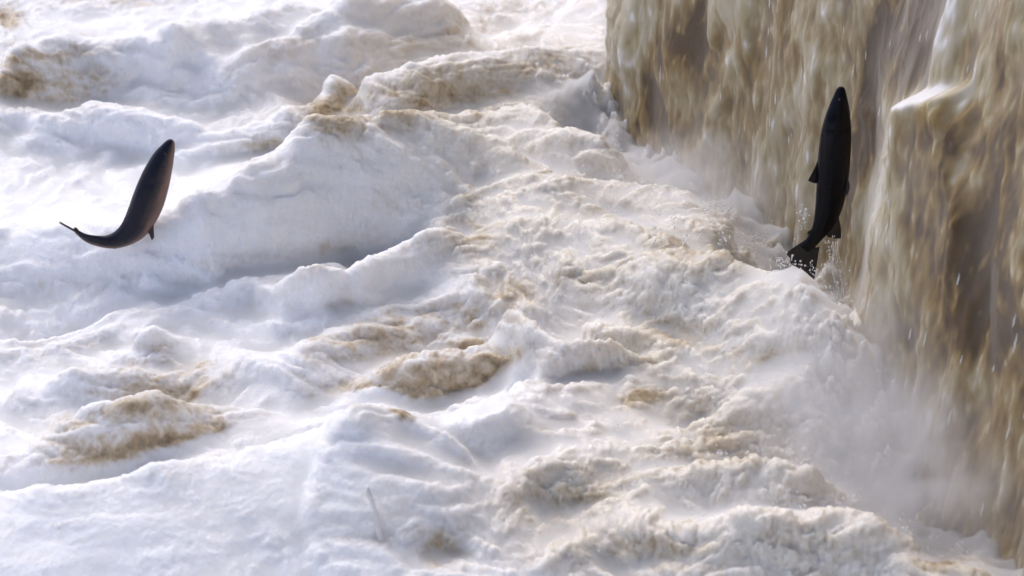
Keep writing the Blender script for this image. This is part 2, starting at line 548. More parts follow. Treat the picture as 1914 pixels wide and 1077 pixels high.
foam = foam + (0.22 * (fil - 0.35) + 0.18 * spk) * np.clip(0.25 + 1.8 * brown, 0, 1) + churn * (0.06 * (sharp - .3) + 0.12 * spk)
foam = foam + 0.05 * spk
foam = np.clip(foam, 0.02, 1)
out = (pxg < -60) | (pxg > 1980) | (pyg < -60) | (pyg > 1140)
foam = np.where(out, np.clip(0.75 + 0.4 * fil, 0, 1), foam)

foot_px = [(1135, 262), (1235, 330), (1330, 395), (1430, 470), (1520, 545), (1575, 620), (1580, 720), (1640, 850), (1760, 990), (1860, 1090)]
FT = np.array([on_z(a, b, 0.0)[:2] for a, b in foot_px])
fd = np.full_like(X, 9.0)
for (ax, ay), (bx, by) in zip(FT[:-1], FT[1:]):
    ex, ey = bx - ax, by - ay
    t = np.clip(((X - ax) * ex + (Y - ay) * ey) / (ex * ex + ey * ey), 0, 1)
    fd = np.minimum(fd, np.hypot(X - ax - t * ex, Y - ay - t * ey))
foot = np.exp(-(fd / .20) ** 2)
pl = np.clip(fbm(X * 5.5 + 4, YF * 4.5, 4, 401, .6) + .12, 0, 1)
base = base + foot * .24 * pl * (0.6 + .8 * np.clip(fbm(X * 24, YF * 18, 3, 411, .6, 2), 0, 1))

# push the small froth out along the surface normal, crests lean towards the camera
gy, gx = np.gradient(base, ys, xs)
ln = np.sqrt(1 + gx * gx + gy * gy)
amp = (0.0058 * small * (1 - .3 * quiet) + 0.0046 * tiny * (1 - .4 * churn)) * (1 + .6 * churn) + .011 * churn * fbm(X * 17 + wx * 30, YF * 12 + wy * 30, 4, 93, .6, 2)
amp = amp + 0.006 * (fil - .3) * np.clip(2 * brown, 0, 1)
NX, NY, NZ = -gx / ln, -gy / ln, 1 / ln
lean = np.clip(base - 0.05, 0, 1)
PXX = X + NX * amp - 0.10 * lean
PYY = Y + NY * amp - 0.32 * lean
PZZ = base + NZ * amp

water = link_grid("pool_water", PXX, PYY, PZZ, M_WATER, {"foam": foam, "warm": warm})
# froth: a loose milky layer that fills the creases and softens every edge of the foam
env = np.maximum(base + 0.0045 - .002 * quiet, blur(base, 6, 8) + 0.006 + 0.008 * churn + 0.010 * fbm(X * 5, YF * 5, 3, 303))
env = env + foot * .15 * np.clip(fbm(X * 4 + 8, Y * 4, 4, 421, .6) + .2, 0, 1)
env = blur(env, 1, 1, 1) - 0.016 * np.clip(brown * 1.3, 0, 1)
dx_, dy_ = -0.10 * lean, -0.32 * lean
ky = np.unique(np.concatenate([np.arange(0, len(ys), 2), [len(ys) - 1]]))
kx = np.unique(np.concatenate([np.arange(0, len(xs), 2), [len(xs) - 1]]))
EX, EY, EZ = [(A[np.ix_(ky, kx)]) for A in (X + dx_, Y + dy_, env)]


def close_down(A, v=None):
    """a skirt and a floor round a sheet, so that it bounds a volume"""
    A = np.pad(A, 1, mode='edge')
    if v is not None:
        A[0, :], A[-1, :], A[:, 0], A[:, -1] = v, v, v, v
    return A


fz = N("froth")
fz.t.nodes.remove(fz.b)
fv = fz.n("ShaderNodeVolumeScatter")
fv.inputs["Color"].default_value = (0.985, 0.98, 0.975, 1)
fv.inputs["Density"].default_value = 50
fv.inputs["Anisotropy"].default_value = 0.0
fz.l(fv.outputs[0], fz.t.nodes["Material Output"].inputs["Volume"])
cx_, cy_ = close_down(EX), close_down(EY)
cz_ = close_down(EZ, -0.5)
froth = link_grid("foam_froth", cx_, cy_, cz_, fz.m, {})
bmv = froth.data
n0 = len(bmv.vertices)
ny2, nx2 = cz_.shape
import bmesh
bm = bmesh.new()
bm.from_mesh(bmv)
bm.verts.ensure_lookup_table()
rim = [j for j in range(nx2)] + [i * nx2 + nx2 - 1 for i in range(1, ny2)] + [(ny2 - 1) * nx2 + j for j in range(nx2 - 2, -1, -1)] + [i * nx2 for i in range(ny2 - 2, 0, -1)]
bm.faces.new([bm.verts[i] for i in rim[::-1]])
bm.to_mesh(bmv)
bm.free()
froth["kind"] = "stuff"
froth["label"] = "loose milky froth lying over the pool"
water["kind"] = "structure"
water["label"] = "white foaming pool water with brown peaty patches below the fall"

# ------------------------------------------------------------------ the waterfall
HF = 2.3
plan_px = [(1140, 120), (1138, 255), (1235, 330), (1330, 395), (1430, 470), (1520, 545), (1590, 590), (1600, 640), (1590, 720), (1640, 830), (1760, 980), (1860, 1090), (1960, 1230)]
PL = np.array([on_z(a, b, 0.0)[:2] for a, b in plan_px])
PL = np.concatenate([[PL[0] + [0.9, 2.5]], PL, [PL[-1] + [0.7, -3.0]]])
# smooth resample
seg = np.concatenate([[0], np.cumsum(np.hypot(*np.diff(PL, axis=0).T))])
sv_core = np.arange(1.6, seg[-2] + 0.15, 0.0052)
sv = np.concatenate([np.arange(0, 1.6, 0.04), sv_core, np.arange(seg[-2] + 0.15, seg[-1], 0.05)])
fx, fy = np.interp(sv, seg, PL[:, 0]), np.interp(sv, seg, PL[:, 1])
dense = np.arange(0, seg[-1], 0.01)
gxs, gys = np.interp(dense, seg, PL[:, 0]), np.interp(dense, seg, PL[:, 1])
ker = np.exp(-np.linspace(-2, 2, 21) ** 2)
ker /= ker.sum()
pad = 10
gxs = np.convolve(np.pad(gxs, pad, mode='reflect', reflect_type='odd'), ker, 'valid')
gys = np.convolve(np.pad(gys, pad, mode='reflect', reflect_type='odd'), ker, 'valid')
fx, fy = np.interp(sv, dense, gxs), np.interp(sv, dense, gys)
ker2 = np.ones(61) / 61
tx, ty = np.gradient(gxs), np.gradient(gys)
tx = np.convolve(np.pad(tx, 30, mode='edge'), ker2, 'valid')
ty = np.convolve(np.pad(ty, 30, mode='edge'), ker2, 'valid')
tl = np.hypot(tx, ty)
nx_, ny_ = np.interp(sv, dense, ty / tl), np.interp(sv, dense, -tx / tl)     # right of travel: towards the pool?
if np.mean(nx_) > 0:
    nx_, ny_ = -nx_, -ny_
zv = np.concatenate([np.arange(-0.25, 2.05, 0.0095), np.linspace(2.05, HF, 20)])
SS, ZZ = np.meshgrid(sv, zv)
FX, FY = np.meshgrid(fx, zv)[0], np.meshgrid(fy, zv)[0]
NXX, NYY = np.meshgrid(nx_, zv)[0], np.meshgrid(ny_, zv)[0]
s_notch = seg[7]
near = sstep(s_notch - 0.05, s_notch + 0.25, SS)
drop = np.clip((HF - ZZ) / HF, 0, 1)
throw = np.sqrt(drop) - 0.95
off = throw * (0.10 + 0.36 * near)
bpx, bpy_ = to_px(FX + NXX * off, FY + NYY * off, ZZ)
sw = fbm(SS * 2.2, ZZ * 0.9, 3, 140)
edge = 0.05 * fbm(ZZ * 5, SS * .1, 4, 155, .6) * np.exp(-((SS - seg[2] + .1) / .25) ** 2)
S2 = SS + 0.10 * sw + 0.03 * fbm(SS * 5, ZZ * 2.5, 2, 150)
big = fbm(S2 * 3.4, ZZ * 1.3 + sw, 3, 160)
st1 = fbm(S2 * 8, ZZ * 5.0 + 1.5 * sw, 3, 170, 0.5)
st2 = fbm(S2 * 22, ZZ * 9.0, 2, 180, 0.5)
st3 = fbm(S2 * 48, ZZ * 18.0, 2, 190, 0.5)
# a ledge of rock the water spills over
lean_px = 1700 - np.clip(bpy_ - 190, 0, 400) * 0.21
led = sstep(0, 34, bpx - lean_px + 26 * st1) * sstep(1835, 1800, bpx + 24 * st1)
zl = 186 - (bpx - 1710) * 0.25
led = led * sstep(-16, 24, bpy_ - zl + 6 * st1) * np.exp(-np.clip(bpy_ - zl, 0, 2000) / 420)
lower = sstep(560, 900, bpy_)
disp = 0.060 * big + 0.011 * st1 + 0.005 * st2 + 0.002 * st3 + 0.11 * led + 0.9 * edge
OX = FX + NXX * (off + disp)
OY = FY + NYY * (off + disp)


def fb(cx, cy, rx, ry, deg=0):
    return blob(cx, cy, rx, ry, deg, bpx + 40 * sw, bpy_)


ff = 0.42 + 0.46 * big + 0.52 * st1 + 0.32 * st2 + 0.16 * st3 + 0.7 * np.clip(st2 * .7 + st3 * .6 - .28, 0, 1)  # last term paints white flecks and glints into the foam value
FALL_TONE = [(1290, 90, 40, 90, 0, -.35), (1215, 180, 30, 90, 0, -.22), (1265, 270, 45, 60, 0, -.34), (1440, 120, 50, 120, 0, -.12), (1690, 60, 60, 120, -12, -.42),
             (1640, 110, 24, 170, -9, -.5), (1605, 320, 22, 170, -8, -.42), (1740, 60, 40, 90, -10, -.2), (1850, 540, 70, 110, 0, -.42), (1790, 300, 60, 160, 0, -.16), (1870, 300, 50, 160, 0, -.16), (1590, 620, 40, 60, 0, -.3), (1620, 690, 40, 50, 0, -.2),
             (1780, 70, 40, 120, -8, .30), (1200, 60, 40, 60, 0, .12), (1290, 180, 30, 60, 0, .2), (1630, 380, 22, 90, -12, .40), (1752, 182, 58, 20, 13, .8), (1690, 360, 50, 110, 0, .12),
             (1300, 330, 90, 60, 0, .15), (1380, 420, 90, 70, 0, .12), (1560, 800, 120, 130, 0, .35), (1700, 820, 140, 90, 0, .22), (1680, 700, 120, 60, 0, .12), (1860, 860, 40, 90, 0, .15), (1720, 950, 26, 36, 0, -.5), (1765, 1010, 45, 34, 0, -.6), (1490, 500, 60, 40, 0, .2)]
for cx, cy, rx, ry, dg, am in FALL_TONE:
    ff = ff + 1.25 * am * fb(cx, cy, rx, ry, dg)
ff = np.clip(ff - .10 * near, 0.0, 1)
fall = link_grid("waterfall_water", OX, OY, ZZ, M_FALL, {"foam": ff})
fall["kind"] = "structure"
fall["label"] = "brown streaked curtain of water falling into the pool"

# added thin scattering veil just off the curtain, lowers its contrast
vk = np.arange(0, len(zv), 2)
vs = np.unique(np.concatenate([np.arange(0, len(sv), 3), [len(sv) - 1]]))
vd = blur(disp, 4, 6, 3) + 0.028 + 0.035 * fbm(S2 * 5, ZZ * 2.2, 3, 310)
fr = [A[np.ix_(vk, vs)] for A in (FX + NXX * (off + vd), FY + NYY * (off + vd), ZZ)]
bk = [A[np.ix_(vk, vs)] for A in (FX + NXX * (off + disp - .12), FY + NYY * (off + disp - .12), ZZ)]
VX, VY, VZ = [np.concatenate([a, b[::-1], a[:1]]) for a, b in zip(fr, bk)]
for A, B in zip((VX, VY, VZ), fr):
    nb = len(vk)
    for c_ in (0, -1):
        A[nb:2 * nb, c_] = B[::-1, c_]
vz = N("veil")
vz.t.nodes.remove(vz.b)
vv = vz.n("ShaderNodeVolumeScatter")
vv.inputs["Color"].default_value = (0.955, 0.93, 0.87, 1)
vv.inputs["Density"].default_value = 2.4
vz.l(vv.outputs[0], vz.t.nodes["Material Output"].inputs["Volume"])
veil = link_grid("softening_veil", VX, VY, VZ, vz.m, {})
veil["kind"] = "stuff"
veil["label"] = "added thin veil that softens the contrast of the fall"

# river above the lip and the hidden bank behind the curtain
top_in = np.stack([OX[-1], OY[-1]], -1)
back = top_in - np.stack([nx_, ny_], -1) * 0.6
far_pt = np.stack([fx + 9, fy + 3.0], -1)
rows = np.stack([top_in, back, far_pt])
link_r = link_grid("river_water", rows[..., 0], rows[..., 1], np.array([[HF], [HF + .06], [HF + .1]]) * np.ones((3, len(sv))), M_FALL, {"foam": 0.35 * np.ones((3, len(sv)))})
link_r["kind"] = "structure"
link_r["label"] = "brown river running to the lip of the fall"

# ------------------------------------------------------------------ spray: strands and drops flung out of the churn
hx = [xs, ys]


def surf_z(x, y):
    i = int(np.clip(np.searchsorted(ys, y), 0, len(ys) - 1))
    j = int(np.clip(np.searchsorted(xs, x), 0, len(xs) - 1))
    return float(base[i, j])


class Mesh:
    def __init__(self):
        self.v, self.f = [], []

    def tube(self, pts, rad, n=7):
        pts = [np.asarray(p, float) for p in pts]
        b0 = len(self.v)
        for i, p in enumerate(pts):
            t = pts[min(i + 1, len(pts) - 1)] - pts[max(i - 1, 0)]
            t /= np.linalg.norm(t) + 1e-9
            a = np.cross(t, [0.31, 0.9, 0.23])
            a /= np.linalg.norm(a) + 1e-9
            b = np.cross(t, a)
            for k in range(n):
                th = 2 * math.pi * k / n
                self.v.append(p + (a * math.cos(th) + b * math.sin(th)) * rad[i])
        for i in range(len(pts) - 1):
            for k in range(n):
                k2 = (k + 1) % n
                self.f.append((b0 + i * n + k, b0 + i * n + k2, b0 + (i + 1) * n + k2, b0 + (i + 1) * n + k))
        self.f.append(tuple(b0 + k for k in range(n))[::-1])
        self.f.append(tuple(b0 + (len(pts) - 1) * n + k for k in range(n)))

    def drop(self, c, r, stretch=(1, 1, 1)):
        c = np.asarray(c, float)
        b0 = len(self.v)
        nl, na = 4, 7
        self.v.append(c + np.array([0, 0, r * stretch[2]]))
        for i in range(1, nl):
            ph = math.pi * i / nl
            for k in range(na):
                th = 2 * math.pi * k / na
                self.v.append(c + r * np.array([math.sin(ph) * math.cos(th) * stretch[0], math.sin(ph) * math.sin(th) * stretch[1], math.cos(ph) * stretch[2]]))
        self.v.append(c - np.array([0, 0, r * stretch[2]]))
        last = len(self.v) - 1
        for k in range(na):
            k2 = (k + 1) % na
            self.f.append((b0, b0 + 1 + k, b0 + 1 + k2))
            self.f.append((last, last - na + k2, last - na + k))
            for i in range(nl - 2):
                self.f.append((b0 + 1 + i * na + k, b0 + 1 + (i + 1) * na + k, b0 + 1 + (i + 1) * na + k2, b0 + 1 + i * na + k2))


def rnd(a, b):
    return random.uniform(a, b)


sp = Mesh()
ZONES = [(1150, 430, 260, 90, 50), (1300, 560, 170, 60, 30), (1240, 335, 110, 25, 90), (1430, 480, 110, 25, 100), (1545, 580, 30, 70, 60), (1400, 720, 140, 110, 24), (1250, 900, 220, 80, 24), (1600, 930, 130, 60, 30), (1760, 990, 60, 25, 26), (1000, 210, 120, 30, 10), (1140, 260, 30, 30, 12)]
for cx, cy, rx, ry, n in ZONES:
    for _ in range(n):
        p = on_z(random.gauss(cx, rx * .6), random.gauss(cy, ry * .6), 0.2)
        z0 = surf_z(p[0], p[1])
        p = np.array([p[0], p[1], z0])
        v = np.array([rnd(-1, .6), rnd(-.6, .4), rnd(.5, 1.5)])
        v /= np.linalg.norm(v)
        reach = rnd(.02, .11)
        for _k in range(random.randint(6, 22)):
            t = abs(random.gauss(0, .5))
            q = p + v * reach * t + np.array([random.gauss(0, 1), random.gauss(0, 1), random.gauss(0, .7)]) * (.006 + .016 * t)
            r = rnd(.0012, .0050) * rnd(.4, 1) / (1 + .6 * t)
            sp.drop(q, r, (rnd(.7, 1.5), 1, rnd(.7, 1.6)))
spray = link("water_spray", sp.v, sp.f, M_SPRAY)
spray["kind"] = "stuff"
spray["label"] = "white strands and drops of spray over the churning water"

# falling clots of white water in front of the curtain
fs = Mesh()
for _ in range(260):
    i = random.randrange(len(zv) - 30)
    j = random.randrange(len(sv))
    if not (1120 < bpx[i, j] < 1960 and -40 < bpy_[i, j] < 1100):
        continue
    o = rnd(.0, .03)
    c = np.array([OX[i, j] + NXX[i, j] * o, OY[i, j] + NYY[i, j] * o, ZZ[i, j]])
    r = rnd(.0012, .0030)
    ln_ = r * rnd(10, 26)
    lx = -0.12 * near[i, j] * ln_
    pts = [c + np.array([lx * (q - .5), 0, -ln_ * (q - .5)]) + np.array([rnd(-1, 1), rnd(-1, 1), 0]) * r * .35 for q in np.linspace(0, 1, 7)]
    rad = [r * m for m in (.12, .5, .8, 1.0, .95, .7, .2)]
    fs.tube(pts, rad, 6)
falls = link("falling_spray", fs.v, fs.f, M_SPRAY)
falls["kind"] = "stuff"
falls["label"] = "elongated clots of white water dropping in front of the fall"

def hit(px, py):
    d = ray(px, py)
    for t in np.arange(6.0, 14.0, 0.01):
        p = CAM + d * t
        if p[2] < surf_z(p[0], p[1]):
            return p
    return on_z(px, py, 0)


# the finger of water standing up in the foreground
jt = Mesh()
YJ = hit(711, 1002)[1] - 0.03
J = [(722, 1062, .012), (719, 1044, .012), (716, 1026, .011), (712, 1009, .010), (709, 992, .0085), (707, 976, .0068), (704, 962, .0060), (700, 949, .0058), (696, 938, .0068), (692, 929, .0085), (690, 921, .0088), (689, 915, .0060), (688, 911, .003)]
jt.tube([on_y(a + rnd(-1, 1), b, YJ + rnd(-.006, .006)) for a, b, r in J], [r * rnd(.85, 1.2) for a, b, r in J], 9)
jt.tube([on_y(a, b, YJ + .01) for a, b in ((690, 1050), (698, 1012), (703, 988), (706, 970))], [.005, .005, .004, .002], 8)
for _ in range(14):
    jt.drop(on_y(rnd(680, 712), rnd(900, 985), YJ + rnd(-.03, .03)), rnd(.0012, .003), (rnd(.8, 1.3), 1, rnd(.8, 1.6)))
jet = link("water_jet", jt.v, jt.f, M_JET)
jet["label"] = "thin white finger of water splashing up from the foam nearest the camera"
jet["category"] = "splash"

# ------------------------------------------------------------------ mist at the foot of the fall
mm = N("mist")
mm.t.nodes.remove(mm.b)
vol = mm.n("ShaderNodeVolumePrincipled")
vol.inputs["Color"].default_value = (0.93, 0.93, 0.95, 1)
vol.inputs["Anisotropy"].default_value = 0.2
tc = mm.n("ShaderNodeTexCoord").outputs["Object"]
gr = mm.n("ShaderNodeTexGradient", gradient_type='SPHERICAL')
mm.l(tc, gr.inputs[0])
nz = mm.noise(3.2, 4, .6, vec=tc)
dn = mm.math('MULTIPLY', mm.math('POWER', gr.outputs["Fac"], 1.2), mm.math('MULTIPLY', mm.ramp(nz, [(.35, (0, 0, 0)), (.7, (1, 1, 1))]), 7.5))
mm.l(dn, vol.inputs["Density"])
mm.l(vol.outputs[0], mm.t.nodes["Material Output"].inputs["Volume"])
import bmesh
for (px, py, z, sc) in ((1590, 760, .35, (.42, .5, .42)), (1730, 900, .30, (.34, .5, .30)), (1290, 370, .30, (.42, .5, .26))):
    bm = bmesh.new()
    bmesh.ops.create_icosphere(bm, subdivisions=4, radius=1.0)
    me = bpy.data.meshes.new("spray_mist")
    bm.to_mesh(me)
    bm.free()
    me.materials.append(mm.m)
    o = bpy.data.objects.new("spray_mist", me)
    COL.objects.link(o)
    o.location = on_z(px, py, z)
    o.scale = sc
    o["kind"] = "stuff"
    o["label"] = "pale mist hanging at the foot of the fall"

# ------------------------------------------------------------------ the two leaping salmon


def catmull(P, n):
    P = np.asarray(P, float)
    P = np.concatenate([[2 * P[0] - P[1]], P, [2 * P[-1] - P[-2]]])
    m = len(P) - 3
    out = []
    for t in np.linspace(0, m - 1e-6, n):
        i = int(t)
        u = t - i
        a, b, c, d = P[i:i + 4]
        out.append(0.5 * ((2 * b) + (-a + c) * u + (2 * a - 5 * b + 4 * c - d) * u * u + (-a + 3 * b - 3 * c + d) * u ** 3))
    return np.array(out)


class Fish:
    """spine: world points nose -> tail root; lat: direction seen by the viewer's side; depth profile in metres"""

    def __init__(self, root, spine, dorsal_hint, depth, width, mat, finmat, eyemat, n=90):
        self.root, self.finmat, self.eyemat = root, finmat, eyemat
        self.n = n
        self.c = catmull(spine, n)
        T = np.gradient(self.c, axis=0)
        T /= np.linalg.norm(T, axis=1)[:, None]
        self.T = T
        hint = np.asarray(dorsal_hint, float)
        if hint.ndim == 1:
            hint = np.repeat(hint[None], n, 0)
        else:
            hint = catmull(hint, n)
        D = hint - (hint * T).sum(1)[:, None] * T
        D /= np.linalg.norm(D, axis=1)[:, None]
        self.D = D
        self.L = np.cross(T, D)
        tt = np.linspace(0, 1, n)
        self.tt = tt
        self.dep = np.interp(tt, *zip(*depth))
        self.wid = np.interp(tt, *zip(*width))
        kk = np.ones(5) / 5
        for nm in ("dep", "wid"):
            v = getattr(self, nm)
            v2 = np.convolve(np.pad(v, 2, mode='edge'), kk, 'valid')
            v2[:3] = v[:3]
            setattr(self, nm, v2)
        m = 36
        V, F, B = [], [], []
        for i in range(n):
            for k in range(m):
                th = 2 * math.pi * k / m
                cd, sl = math.cos(th), math.sin(th)
                # slightly pointed oval section, fuller belly
                rd = self.dep[i] * cd * (1.0 if cd > 0 else 1.05)
                rl = self.wid[i] * math.copysign(abs(sl) ** 0.92, sl)
                g = 1.0
                t = tt[i]
                if 0.335 < t < 0.352 and abs(cd) < 0.85:           # gill cover edge
                    g = 0.955
                if t < 0.22 and -0.62 < cd < -0.40:                # mouth line
                    g = 0.90
                V.append(self.c[i] + self.D[i] * rd * g + self.L[i] * rl * g)
                B.append(0.5 - 0.5 * cd)
        for i in range(n - 1):
            for k in range(m):
                k2 = (k + 1) % m
                F.append((i * m + k, i * m + k2, (i + 1) * m + k2, (i + 1) * m + k))
        F.append(tuple(range(m))[::-1])
        F.append(tuple((n - 1) * m + k for k in range(m)))
        self.body = link("body", [np.asarray(v) for v in V], F, mat, None)
        a = self.body.data.attributes.new("belly", 'FLOAT', 'POINT')
        a.data.foreach_set("value", np.asarray(B, np.float32))
        self.adopt(self.body)

    def adopt(self, o):
        o.parent = self.root
        o.matrix_parent_inverse = self.root.matrix_basis.inverted()

    def at(self, t):
        i = t * (self.n - 1)
        i0 = int(min(i, self.n - 2))
        u = i - i0
        f = lambda A: A[i0] * (1 - u) + A[i0 + 1] * u
        return f(self.c), f(self.T), f(self.D), f(self.L), f(self.dep), f(self.wid)

    def fin(self, name, outline, thick=0.0022, rays=9):
        """outline: rows [(base point, tip point)] along the fin; real thickness, rayed surface"""
        rows = []
        nrow, ncol = len(outline), 8
        for bpt, tpt in outline:
            bpt, tpt = np.asarray(bpt, float), np.asarray(tpt, float)
            rows.append([bpt + (tpt - bpt) * u for u in np.linspace(0, 1, ncol)])
        A = np.array(rows)
        # refine rows
        k = 26
        ii = np.linspace(0, nrow - 1, k)
        A2 = np.empty((k, ncol, 3))
        for c in range(ncol):
            for d in range(3):
                A2[:, c, d] = np.interp(ii, np.arange(nrow), A[:, c, d])
        nrm = np.cross(A2[-1, -1] - A2[0, 0], A2[0, -1] - A2[-1, 0])
        nrm /= np.linalg.norm(nrm) + 1e-9
        V, F = [], []
        for sgn in (1, -1):
            for r in range(k):
                for c in range(ncol):
                    th = thick * (1 - .65 * c / (ncol - 1)) * (0.75 + .35 * math.cos(r / (k - 1) * rays * 2 * math.pi))
                    V.append(A2[r, c] + nrm * th * sgn)
        off = k * ncol
        for r in range(k - 1):
            for c in range(ncol - 1):
                a, b, cc, d = r * ncol + c, r * ncol + c + 1, (r + 1) * ncol + c + 1, (r + 1) * ncol + c
                F.append((a, b, cc, d))
                F.append((off + d, off + cc, off + b, off + a))
        ring = [r * ncol for r in range(k)] + [(k - 1) * ncol + c for c in range(1, ncol)] + [r * ncol + ncol - 1 for r in range(k - 2, -1, -1)] + [c for c in range(ncol - 2, 0, -1)]
        for a, b in zip(ring, ring[1:] + ring[:1]):
            F.append((a, b, off + b, off + a))
        o = link(name, V, F, self.finmat)
        self.adopt(o)
        return o

    def median_fin(self, name, t0, t1, sign, h0, h1, sweep, fold=0.0):
        """dorsal (sign +1) or ventral (-1) fin between t0 and t1"""
        out = []
        for u in np.linspace(0, 1, 6):
            c, T, D, L, dp, wd = self.at(t0 + (t1 - t0) * u)
            b = c + D * sign * dp * 0.9
            h = (h0 + (h1 - h0) * u) * (0.35 + 0.65 * math.sin(min(1, u * 2.2 + .12) * math.pi / 2))
            tip = b + D * sign * h + T * (sweep * (0.5 + 0.7 * (1 - u))) + L * fold * h
            out.append((b, tip))
        return self.fin(name, out)

    def paired_fin(self, name, t, ln, wd_, dirs, side, vpos=-0.7):
        c, T, D, L, dp, wd = self.at(t)
        th = math.acos(max(-1, min(1, vpos)))
        root = c + D * dp * math.cos(th) * .92 + L * wd * math.sin(th) * side * .92
        d = T * dirs[0] + D * dirs[1] + L * side * dirs[2]
        d /= np.linalg.norm(d)
        out = []
        for u in np.linspace(0, 1, 5):
            b = root + T * wd_ * 0.45 * (u - .5)
            tip = root + d * ln * (1 - .45 * u) + T * wd_ * (u - .3) * .9
            out.append((b, tip))
        return self.fin(name, out, .0018)

    def eyes(self, t=0.075, v=0.25, r=0.0062):
        c, T, D, L, dp, wd = self.at(t)
        for s in (1, -1):
            p = c + D * dp * v + L * wd * s * math.sqrt(1 - v * v) * .90
            m = Mesh()
            m.drop((0, 0, 0), r)
            bm = bmesh.new()
            bmesh.ops.create_uvsphere(bm, u_segments=14, v_segments=10, radius=r)
            me = bpy.data.meshes.new("eye")
            bm.to_mesh(me)
            bm.free()
            for pl in me.polygons:
                pl.use_smooth = True
            me.materials.append(self.eyemat)
            o = bpy.data.objects.new("eye", me)
            COL.objects.link(o)
            o.location = p
            self.adopt(o)


def root_at(name, p, label):
    o = bpy.data.objects.new(name, None)
    COL.objects.link(o)
    o.location = p
    o.empty_display_size = 0.1
    o["label"] = label
    o["category"] = "salmon"
    o["group"] = "leaping salmon"
    bpy.context.view_layer.update()
    return o


M_EYE = plain("fish_eye", (0.012, 0.011, 0.009), .12)
M_F1 = fish_material("salmon_skin_brown", (0.009, 0.010, 0.020), (0.050, 0.037, 0.038), (0.20, 0.125, 0.098))
M_F2 = fish_material("salmon_skin_dark", (0.003, 0.004, 0.009), (0.005, 0.0045, 0.007), (0.010, 0.008, 0.009))
M_FIN1 = plain("salmon_fin_brown", (0.045, 0.032, 0.027), .5, 0.0)
M_FIN2 = plain("salmon_fin_dark", (0.010, 0.009, 0.010), .5, 0.0)

DEPTH = [(0, .10), (.015, .22), (.05, .42), (.10, .60), (.18, .78), (.28, .93), (.40, 1.0), (.52, .96), (.64, .82), (.76, .62), (.86, .44), (.94, .33), (1.0, .33)]


def prof(maxv, P=DEPTH):
    return [(a, b * maxv) for a, b in P]


# left fish: arched, tail swung to the left and seen edge-on
Y1 = -0.15
K1 = 9.3 * PX
CT1 = [(321, 262, 4), (319, 266, 8), (313, 279, 14.5), (304, 298, 21), (294, 324, 26), (285, 350, 29), (276, 376, 30), (265, 402, 28.5), (250, 427, 25), (227, 445, 17.5), (202, 452, 10.5), (175, 449, 6), (158, 443, 4.0), (143, 433, 2.4)]
m1 = len(CT1) - 1
hb = -RT * 0.80 + UP * .35 - FW * 0.50
ht = -FW * 0.80 + UP * .55 - RT * .1
hints = [hb * (1 - u) + ht * u for u in (0, 0, 0, 0, 0, 0, 0, 0, .15, .45, .8, 1, 1, 1)]
spine1 = [on_y(a, b, Y1) for a, b, d in CT1]
r1 = root_at("salmon", on_y(235, 440, Y1), "brown-flanked salmon arched above white foam with its tail swung out to the left")
DR1 = [1, 1, 1, 1, 1.02, 1.02, 1.03, 1.03, 1.03, 1.08, 1.5, 2.4, 3.0, 3.2]
WR1 = [.9, .9, .92, .93, .95, .95, .95, .95, .95, .95, 1, 1, 1, 1]
f1 = Fish(r1, spine1, hints, [(i / m1, c[2] * K1 * q) for i, (c, q) in enumerate(zip(CT1, DR1))], [(i / m1, c[2] * K1 * q) for i, (c, q) in enumerate(zip(CT1, WR1))], M_F1, M_FIN1, M_EYE)


def px_fin(f, name, rows, y, thick=.0022):
    return f.fin(name, [(on_y(a, b, y), on_y(c, d, y2)) for a, b, c, d, y2 in rows], thick)


f1.median_fin("dorsal_fin", .50, .62, 1, .006, .005, .030)
px_fin(f1, "adipose_fin", [(150, 436, 144, 427, Y1 - .02), (147, 434, 140, 425, Y1 - .02), (144, 432, 138, 427, Y1 - .02)], Y1 - .005, .003)
f1.median_fin("anal_fin", .70, .76, -1, .012, .006, .030)
px_fin(f1, "pelvic_fin", [(275, 424, 281, 442, Y1 - .03), (280, 420, 284, 450, Y1 - .03), (286, 410, 288, 444, Y1 - .03)], Y1 - .01, .003)
px_fin(f1, "pelvic_fin", [(270, 424, 280, 444, Y1 + .05), (275, 420, 282, 450, Y1 + .05), (279, 414, 284, 444, Y1 + .05)], Y1 + .03, .002)
for s in (1, -1):
    f1.paired_fin("pectoral_fin", .36, .055, .022, (1.0, -.12, .06), s, -.55)
f1.eyes(.17, .25, .005)
# caudal fin, thin edge towards the viewer
cf = on_y(144, 434, Y1)
tipc = on_y(113, 417, Y1)
dr = (tipc - cf) / np.linalg.norm(tipc - cf)
Dv = cf - CAM
Dv = Dv / np.linalg.norm(Dv)
side = np.cross(dr, Dv)
o_ = []
for u in np.linspace(-1, 1, 9):
    lnf = 0.058 + 0.012 * abs(u) ** 1.4
    o_.append((cf - dr * .006 + Dv * u * .016, cf + dr * lnf + (Dv + side * .025) * u * .085))
f1.fin("tail_fin", o_, .0036, 12)

